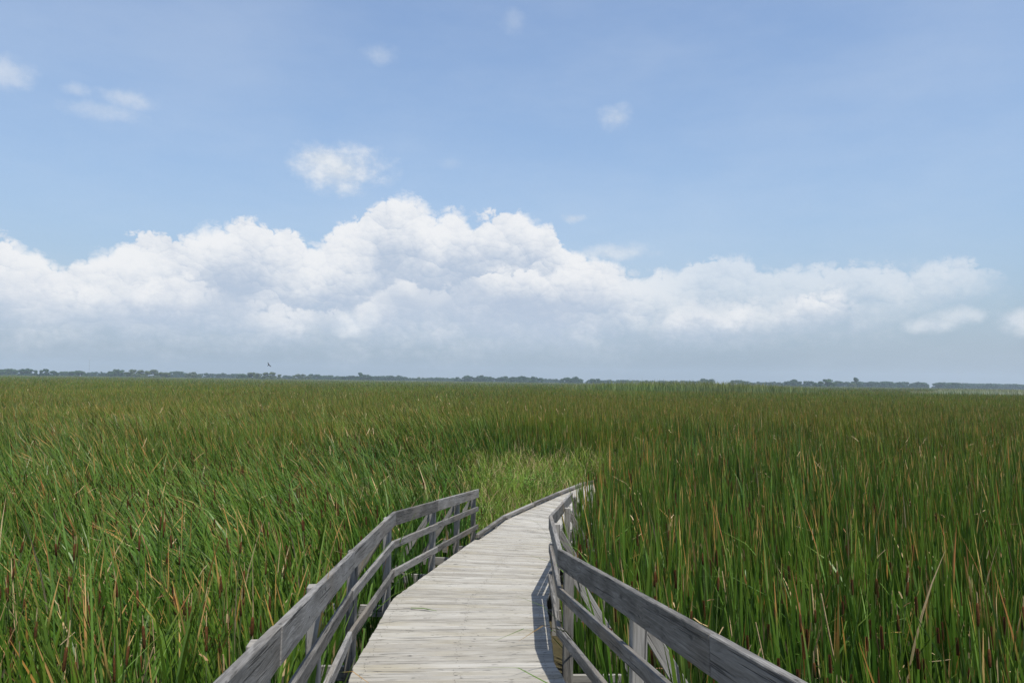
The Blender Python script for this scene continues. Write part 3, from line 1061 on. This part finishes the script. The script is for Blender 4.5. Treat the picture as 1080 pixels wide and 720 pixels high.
BR0, BR1 = (0.10, 0.23, 0.02), (0.19, 0.34, 0.045)
leafy_plant((0.15, 25.2, 0), 1.15, 0.85, 900, BR0, BR1, 'bright green bushy plant, largest in the grassy clearing beside the boardwalk', 3)
leafy_plant((-1.15, 18.6, 0), 0.75, 0.5, 520, BR0, BR1, 'low bright green leafy plant just past the end post of the sunlit railing', 4)
leafy_plant((-0.55, 21.6, 0), 0.6, 0.5, 420, (0.07, 0.15, 0.02), (0.14, 0.23, 0.04), 'small leafy plant halfway along the grassy clearing near the kerb', 5)
leafy_plant((2.0, 29.3, 0), 1.0, 0.7, 600, (0.08, 0.16, 0.02), (0.16, 0.25, 0.05), 'leafy plant at the far end of the clearing where the kerb vanishes', 6)
leafy_plant((-1.35, 13.6, 0.0), 0.55, 0.3, 220, (0.10, 0.17, 0.02), (0.20, 0.26, 0.05), 'yellow green leafy plant growing under the sunlit railing by the deck edge', 8)


def cattail(name, seed, with_head):
    rr = np.random.default_rng(seed)
    root = empty(name, (0, 0, 0))
    rb = Ribbons()
    n = int(rr.integers(6, 9))
    z = np.zeros(n)
    rb.add(rr.normal(0, 0.035, n), rr.normal(0, 0.035, n), z, rr.normal(2.08, 0.22, n), np.abs(rr.normal(0.06, 0.05, n)),
           np.abs(rr.normal(0.25, 0.3, n)), rr.uniform(0, 6.28, n), rr.uniform(0.014, 0.026, n), 8, (rr.random(n) < 0.12) * 1.0)
    rb.build('leaves', [M_REED], root)
    if with_head:
        lx_, ly_ = rr.normal(0, 0.10), rr.normal(0, 0.10)
        h = rr.uniform(1.72, 2.05)
        top = Vector((lx_, ly_, h))
        d = (top - Vector((0, 0, 0))).normalized()
        L = rr.uniform(0.11, 0.18)
        bm = bmesh.new()
        tube(bm, [Vector((0, 0, 0)), top * 0.5, top - d * L * 0.98], [0.006, 0.005, 0.0045], 6)
        from_bm('stalk', bm, M_STEM, root)
        bm = bmesh.new()
        b0 = top - d * L
        tube(bm, [b0, b0 + d * 0.012, b0 + d * L * 0.5, top - d * 0.012, top], [0.005, 0.0105, 0.0115, 0.010, 0.004], 10)
        from_bm('seed_head', bm, M_SPIKE, root, True)
        bm = bmesh.new()
        tube(bm, [top, top + d * 0.06, top + d * rr.uniform(0.07, 0.11)], [0.0035, 0.003, 0.0015], 5)
        from_bm('spike_tip', bm, M_STALK, root)
    return root


def copy_tree(o, parent=None):
    c = o.copy()
    COL.objects.link(c)
    if parent is not None:
        c.parent = parent
        c.matrix_parent_inverse = o.matrix_parent_inverse.copy()
    for ch in o.children:
        copy_tree(ch, c)
    return c


protos = [cattail('cattail', 20 + k, True) for k in range(6)]
proto_used = [False] * 6
spots = []
while len(spots) < 104:
    y = random.uniform(3.2, 9.5)
    x = random.uniform(-0.66 * y - 0.1, 0.66 * y + 0.1)
    L = float(np.interp(y, ly, lx))
    Rr = float(np.interp(y, ry, rx))
    if L - 0.35 < x < Rr + 0.35:
        continue
    if x > 0 and random.random() < 0.45:
        continue
    # the heads must stand inside the picture
    if (EYE - 1.75) / y > 0.40:
        continue
    if any((x - a) ** 2 + (y - b) ** 2 < 0.05 for a, b in spots):
        continue
    spots.append((x, y))
for i, (x, y) in enumerate(spots):
    k = i % 6
    if not proto_used[k]:
        o = protos[k]
        proto_used[k] = True
    else:
        o = copy_tree(protos[k])
    o.location = (x, y, 0)
    o.rotation_euler = (random.gauss(0, 0.05), random.gauss(-0.06 if x < 0 else 0.0, 0.06), random.uniform(0, 6.28))
    sc_ = random.uniform(0.93, 1.08)
    o.scale = (sc_, sc_, sc_)
    if x < 0:
        tag(o, 'green cattail with a brown seed head, rising behind the sunlit railing', 'cattail', 'cattails behind the sunlit railing')
    else:
        tag(o, 'green cattail with a brown seed head, rising behind the shaded railing', 'cattail', 'cattails behind the shaded railing')


def dead_reed(pts, w, label, group=None, kink=True):
    """bleached broken leaf: a folded strip with a little thickness"""
    root_loc = Vector(pts[0])
    bm = bmesh.new()
    P = [Vector(p) - root_loc for p in pts]
    rad = [w * 0.5 * (1 - 0.45 * i / (len(P) - 1)) for i in range(len(P))]
    tube(bm, P, rad, 5)
    for v in bm.verts:
        v.co.y *= 1.0
    o = from_bm('dead_reed', bm, M_STALK)
    o.location = root_loc
    return tag(o, label, 'dead reed', group)


dead_reed([(2.02, 5.75, 0.2), (1.93, 5.7, 1.25), (1.72, 5.62, 2.12)], 0.016, 'straight tan dead stalk leaning over the shaded railing at its near end')
dead_reed([(2.55, 6.2, 0.3), (2.62, 6.2, 1.3), (2.45, 6.1, 1.75), (2.36, 6.1, 2.2)], 0.017, 'bent dry stalk with a reddish tip among the leaves beyond the shaded railing')
dead_reed([(-1.95, 5.45, 0.4), (-1.93, 5.45, 1.2), (-1.88, 5.43, 1.62), (-1.90, 5.42, 1.92)], 0.022, 'pale curved dead leaf standing close behind the sunlit railing')
dead_reed([(-2.75, 5.5, 0.3), (-2.62, 5.5, 1.2), (-2.38, 5.45, 1.95)], 0.015, 'thin tan stalk tilted toward the sunlit railing')
dead_reed([(-2.38, 5.2, 0.2), (-2.50, 5.2, 1.3), (-2.66, 5.2, 1.92)], 0.018, 'tan stalk tilted away from the sunlit railing, crossing another stalk')
for k in range(26):
    y = random.uniform(4.6, 9.5)
    x = random.uniform(-0.64 * y, -2.0) if k % 2 else random.uniform(1.6, 0.64 * y)
    if x > 0 and x < 1.5:
        continue
    a = random.uniform(0, 6.28)
    ln = random.uniform(0.1, 0.45)
    h = random.uniform(1.55, 2.05)
    dead_reed([(x, y, 0.2), (x + 0.3 * ln * math.cos(a), y + 0.3 * ln * math.sin(a), h * 0.6),
               (x + ln * math.cos(a), y + ln * math.sin(a), h)], random.uniform(0.009, 0.017),
              'tan dead reed stalk among the green leaves behind the ' + ('sunlit railing' if x < 0 else 'shaded railing'),
              'dead reeds behind the ' + ('sunlit railing' if x < 0 else 'shaded railing'))

# a fallen leaf on the planks
bm = bmesh.new()
zf = deck_z(9.55) + 0.012
pts = [(-1.16, 9.63, zf), (-1.0, 9.58, zf + 0.012), (-0.84, 9.50, zf + 0.006)]
prev = None
for i, p in enumerate(pts):
    w = (0.012, 0.016, 0.003)[i]
    a, b = bm.verts.new((p[0], p[1] - w, p[2])), bm.verts.new((p[0], p[1] + w, p[2] + 0.003))
    if prev:
        bm.faces.new((prev[0], a, b, prev[1]))
    prev = (a, b)
leaf = from_bm('fallen_leaf', bm, M_STEM)
tag(leaf, 'short green leaf blade lying on the grey planks near the sunlit railing', 'leaf')


# ------------------------------------------------------------------ far trees
def tree_meshes(seed, slim):
    """unit tree: one metre tall, crown of leaf clumps over a tapered trunk with limbs"""
    rr = np.random.default_rng(seed)
    tb = bmesh.new()
    tube(tb, [Vector((0, 0, 0)), Vector((0.01, 0, 0.2)), Vector((-0.01, 0.01, 0.55))], [0.035, 0.026, 0.014], 7)
    lobes = []
    nl = int(rr.integers(15, 20))
    for k in range(nl):
        a = rr.uniform(0, 6.28)
        zc = rr.uniform(0.09, 0.82)
        reach = slim * (0.46 - 0.34 * abs(zc - 0.33)) * rr.uniform(0.35, 1.0)
        c = Vector((reach * math.cos(a), reach * math.sin(a), zc))
        lobes.append((c, rr.uniform(0.13, 0.22) * (0.8 + 0.3 * slim)))
        tube(tb, [Vector((0, 0, zc * 0.45)), c * 0.55 + Vector((0, 0, zc * 0.22)), c], [0.014, 0.009, 0.004], 5)
    lobes.append((Vector((0, 0, 0.80)), 0.17))
    for k in range(6):
        a = k * 1.047 + rr.uniform(-0.3, 0.3)
        lobes.append((Vector((slim * 0.36 * math.cos(a), slim * 0.36 * math.sin(a), rr.uniform(0.13, 0.22))), 0.15))
    bm = bmesh.new()
    for c, rad in lobes:
        for _ in range(210):
            d = Vector(rr.normal(0, 1, 3)).normalized()
            p = c + Vector((d.x, d.y, d.z * 0.8)) * rad * rr.uniform(0.55, 1.08)
            nrm = (d + Vector(rr.normal(0, 0.5, 3))).normalized()
            u = nrm.orthogonal().normalized()
            v = nrm.cross(u)
            s = rr.uniform(0.028, 0.055)
            an = rr.uniform(0, 6.28)
            U = (u * math.cos(an) + v * math.sin(an)) * s
            W = (v * math.cos(an) - u * math.sin(an)) * s * 0.75
            bm.faces.new([bm.verts.new(q) for q in (p - U, p - W * 0.9, p + U, p + W)])
    mt = bpy.data.meshes.new('trunk')
    tb.to_mesh(mt)
    tb.free()
    mt.materials.append(M_BARK)
    mc = bpy.data.meshes.new('crown')
    bm.to_mesh(mc)
    bm.free()
    return mt, mc


TREES = []
for k in range(7):
    mt, mc = tree_meshes(60 + k, (1.0, 1.25, 0.9, 1.4, 1.1, 0.75, 1.3)[k])
    TREES.append((mt, {}, mc))


def crown_mesh(k, mat):
    mt, cache, mc = TREES[k]
    if mat.name not in cache:
        c = mc.copy()
        c.materials.append(mat)
        cache[mat.name] = c
    return cache[mat.name]


def tree(x, y, h, k, mat, label, group=None, widen=1.0):
    root = tag(empty('broadleaf_tree', (x, y, 0)), label, 'tree', group)
    root.rotation_euler = (0, 0, random.uniform(0, 6.28))
    root.scale = (h * widen, h * widen, h)
    link(bpy.data.objects.new('trunk', TREES[k][0]), root)
    link(bpy.data.objects.new('crown', crown_mesh(k, mat)), root)
    return root


F = 840.0
# azimuth tangent from, to, height (in 1/840 of the distance), distance, leaf tone, label, group
def T(px):
    return (px - 540) / F
D_, M_, P_ = M_CROWN_DARK, M_CROWN_MID, M_CROWN_PALE
low_l = ('low hazy tree in the thin far treeline, on the left half of the horizon', 'low trees on the left half of the horizon')
low_r = ('low hazy tree in the thin far treeline, on the right half of the horizon', 'low trees on the right half of the horizon')
CLUMPS = [
    (-60, 20, 6.2, 1400, M_, ('mid green tree in the row at the very left end of the treeline', 'trees at the left end of the treeline')),
    (20, 42, 6.8, 1350, D_, ('rounded dark tree next to the left end of the treeline', 'rounded dark trees near the left end')),
    (42, 60, 7.2, 1250, D_, ('round dark tree standing highest left of the radio mast', 'round dark trees left of the radio mast')),
    (60, 78, 3.6, 1500, M_, low_l),
    (76, 92, 5.0, 1400, M_, ('bushy tree just left of the foot of the radio mast', 'bushy trees at the foot of the radio mast')),
    (91, 116, 3.4, 1600, D_, low_l),
    (115, 129, 6.0, 1350, M_, ('rounded tree standing alone right of the radio mast', 'rounded trees right of the radio mast')),
    (127, 136, 4.0, 1500, D_, low_l),
    (133, 180, 6.8, 1300, P_, ('light green tree in the broad bushy clump right of the radio mast', 'trees in the broad clump right of the mast')),
    (178, 200, 5.0, 1700, D_, low_l),
    (198, 212, 5.2, 1400, P_, ('yellowish green tree between the broad clump and the dome of trees', 'yellowish trees between the clumps')),
    (210, 227, 5.8, 1700, D_, ('bluish dark tree beside the yellowish green tree, left of the bird', 'bluish dark trees left of the bird')),
    (226, 252, 4.2, 1800, D_, low_l),
    (252, 263, 4.6, 1400, M_, ('small bushy tree at the left foot of the dome of trees', 'small trees at the foot of the dome')),
    (263, 299, 7.2, 1250, P_, ('full rounded tree in the dome of trees under the flying bird', 'trees in the dome under the bird')),
    (298, 310, 2.8, 1700, D_, low_l),
    (309, 328, 4.6, 1400, P_, ('light green tree in the low clump right of the dome of trees', 'light trees right of the dome')),
    (326, 338, 5.2, 1600, D_, ('dark tree ending the low clump right of the dome', 'dark trees ending the low clump')),
    (338, 364, 3.2, 1700, M_, low_l),
    (362, 379, 3.8, 1500, D_, low_l),
    (384, 392, 5.0, 1500, D_, ('dark tree right beside the narrow tall tree of the treeline', 'trees beside the narrow tall tree')),
    (391, 430, 3.8, 1700, D_, low_l),
    (430, 482, 2.6, 1800, M_, low_l),
    (482, 542, 5.0, 1600, D_, ('dark tree in the long even clump behind the middle of the marsh', 'trees in the long even clump')),
    (540, 572, 6.2, 1500, D_, ('taller dark tree at the right end of the long even clump', 'taller trees ending the long clump')),
    (572, 592, 2.6, 1900, D_, low_r),
    (591, 616, 5.4, 1500, D_, ('rounded dark tree in the pair of clumps left of the tall pale reeds', 'rounded trees left of the tall pale reeds')),
    (619, 633, 4.4, 1500, D_, ('small round tree nearest the tall pale reeds', 'small trees nearest the tall pale reeds')),
    (633, 740, 2.6, 1900, D_, low_r),
    (741, 751, 5.6, 1500, D_, ('dark tree peeping over the tall pale reeds', 'dark trees peeping over the tall pale reeds')),
    (768, 786, 4.4, 1600, M_, ('low tree at the right end of the tall pale reeds', 'low trees at the right end of the tall reeds')),
    (786, 830, 3.0, 1800, D_, low_r),
    (829, 858, 6.0, 1500, D_, ('dark tree in the hazy clump left of the big domed tree', 'trees in the clump left of the domed tree')),
]
for x0, x1, hp, dist, mat, (lab, grp) in CLUMPS:
    n = max(1, round((x1 - x0) / (hp * 0.95)))
    for k in range(n):
        px = x0 + (x1 - x0) * (k + 0.5) / n + random.uniform(-0.18, 0.18) * (x1 - x0) / n
        y = dist + random.uniform(-45, 45)
        h = (hp * random.uniform(0.72, 1.22) + 1.7) / F * y
        if n > 2 and k in (0, n - 1):
            h *= 0.86
        tree(T(px) * y, y, h, random.randrange(7), mat, lab, grp, 1.25)
y = 1250
tree(T(870.5) * y, y, 9.4 / F * y, 3, M_, 'big domed tree standing alone in front of the far woods on the right', None, 1.7)
y = 1500
tree(T(381) * y, y, 9.2 / F * y, 5, D_, 'narrow tall tree, highest of the low trees right of the dome', None, 1.0)
y = 1450
tree(T(903) * y, y, 11.5 / F * y, 5, D_, 'tall thin-crowned tree rising out of the far woods on the right', None, 0.8)
tree(T(892) * y, y - 30, 5.2 / F * y, 4, P_, 'yellow green tree at the front edge of the far woods', None, 1.5)
tree(T(108) * 1500, 1500, 6.2 / F * 1500, 5, D_, 'slim dark tree pointing up between low trees right of the mast', None, 0.55)

# the even wood on the right reads as one mass
wood = bmesh.new()
for k in range(120):
    px = random.uniform(880, 1190)
    far = px > 1016
    y = random.uniform(1850, 2000) if far else random.uniform(1600, 1720)
    h = ((4.6 if far else 5.4) * random.uniform(0.85, 1.06) + 1.6) / F * y
    b2 = bmesh.new()
    mc = TREES[random.randrange(7)][2]
    b2.from_mesh(mc)
    M = Matrix.Translation((T(px) * y, y, 0)) @ Matrix.Rotation(random.uniform(0, 6.28), 4, 'Z') @ Matrix.Diagonal((h * 1.5, h * 1.5, h, 1))
    bmesh.ops.transform(b2, matrix=M, verts=list(b2.verts))
    tmp = bpy.data.meshes.new('tmp')
    b2.to_mesh(tmp)
    b2.free()
    wood.from_mesh(tmp)
    bpy.data.meshes.remove(tmp)
tag(from_bm('far_woods', wood, D_), 'even dark blue green wood along the horizon at the far right', 'woods', kind='stuff')

# radio mast
mast = tag(empty('radio_mast', (T(95) * 1900, 1900, 0)), 'thin grey radio mast standing above the trees on the left horizon', 'mast')
bm = bmesh.new()
MH = 41.0
for sx, sy in ((-0.5, -0.3), (0.5, -0.3), (0, 0.55)):
    tube(bm, [Vector((sx, sy, 0)), Vector((sx * 0.6, sy * 0.6, MH))], [0.13, 0.10], 5)
for k in range(20):
    z0, z1 = MH * k / 20, MH * (k + 1) / 20
    f0, f1 = 1 - 0.4 * k / 20, 1 - 0.4 * (k + 1) / 20
    tri = [(-0.5, -0.3), (0.5, -0.3), (0, 0.55)]
    for j in range(3):
        a, b = tri[j], tri[(j + 1) % 3]
        tube(bm, [Vector((a[0] * f0, a[1] * f0, z0)), Vector((b[0] * f1, b[1] * f1, z1))], [0.06, 0.06], 4)
from_bm('lattice', bm, M_STEEL, mast)
bm = bmesh.new()
tube(bm, [Vector((0, 0, MH - 0.5)), Vector((0, 0, MH + 5))], [0.09, 0.05], 5)
from_bm('antenna', bm, M_STEEL, mast)


# ------------------------------------------------------------------ bird
def bird():
    bm = bmesh.new()
    # body: rings along x (head to +x)
    prof = [(-0.20, 0.010, 0.0), (-0.14, 0.030, 0.0), (-0.05, 0.055, 0.0), (0.05, 0.060, 0.0), (0.12, 0.042, 0.012), (0.17, 0.038, 0.022),
            (0.205, 0.026, 0.024), (0.225, 0.008, 0.018), (0.255, 0.003, 0.012)]
    rings = []
    for x, r, z in prof:
        rings.append([bm.verts.new((x, r * math.cos(a), z + r * 0.9 * math.sin(a))) for a in [k * math.pi / 5 for k in range(10)]])
    for r0, r1 in zip(rings[:-1], rings[1:]):
        for k in range(10):
            bm.faces.new((r0[k], r0[(k + 1) % 10], r1[(k + 1) % 10], r1[k]))
    bm.faces.new(rings[0])
    bm.faces.new(rings[-1])

    def slab(outline, th):
        lo = [bm.verts.new((p[0], p[1], p[2] - th)) for p in outline]
        hi = [bm.verts.new((p[0], p[1], p[2] + th)) for p in outline]
        bm.faces.new(hi)
        bm.faces.new(list(reversed(lo)))
        m_ = len(outline)
        for k in range(m_):
            bm.faces.new((lo[k], lo[(k + 1) % m_], hi[(k + 1) % m_], hi[k]))
    for s in (-1, 1):
        slab([(0.09, s * 0.03, 0.02), (0.11, s * 0.17, 0.13), (0.06, s * 0.34, 0.22), (-0.03, s * 0.45, 0.25), (-0.05, s * 0.33, 0.20),
              (-0.07, s * 0.17, 0.12), (-0.07, s * 0.03, 0.02)], 0.006)
    slab([(-0.15, -0.022, 0.0), (-0.15, 0.022, 0.0), (-0.32, 0.065, -0.01), (-0.27, 0.0, -0.008), (-0.32, -0.065, -0.01)], 0.005)
    bmesh.ops.recalc_face_normals(bm, faces=list(bm.faces))
    o = from_bm('flying_bird', bm, M_FEATHER, smooth=True)
    return o


b = bird()
by = 74.0
b.location = (-0.305 * by, by, EYE + 0.0155 * by)
b.rotation_euler = (R(64), R(-28), R(62))
b.scale = (0.58, 0.58, 0.58)
tag(b, 'small dark bird flying with raised wings above the far treeline', 'bird')

# ------------------------------------------------------------------ haze
m, n, out = material('summer_haze')
pvn = n.new('ShaderNodeVolumePrincipled')
pvn.inputs['Color'].default_value = (0.72, 0.86, 1.0, 1.0)
pvn.inputs['Density'].default_value = 0.00015
pvn.inputs['Anisotropy'].default_value = 0.0
n.t.links.new(pvn.outputs[0], out.inputs['Volume'])
m.cycles.homogeneous_volume = True
m.cycles.volume_sampling = 'DISTANCE'
bm = bmesh.new()
bmesh.ops.create_cube(bm, size=1.0)
for v in bm.verts:
    v.co = Vector((v.co.x * 5400, -350 + (v.co.y + 0.5) * 3500, -1.0 + (v.co.z + 0.5) * 56.0))
hz_o = from_bm('haze', bm, m)
tag(hz_o, kind='stuff')
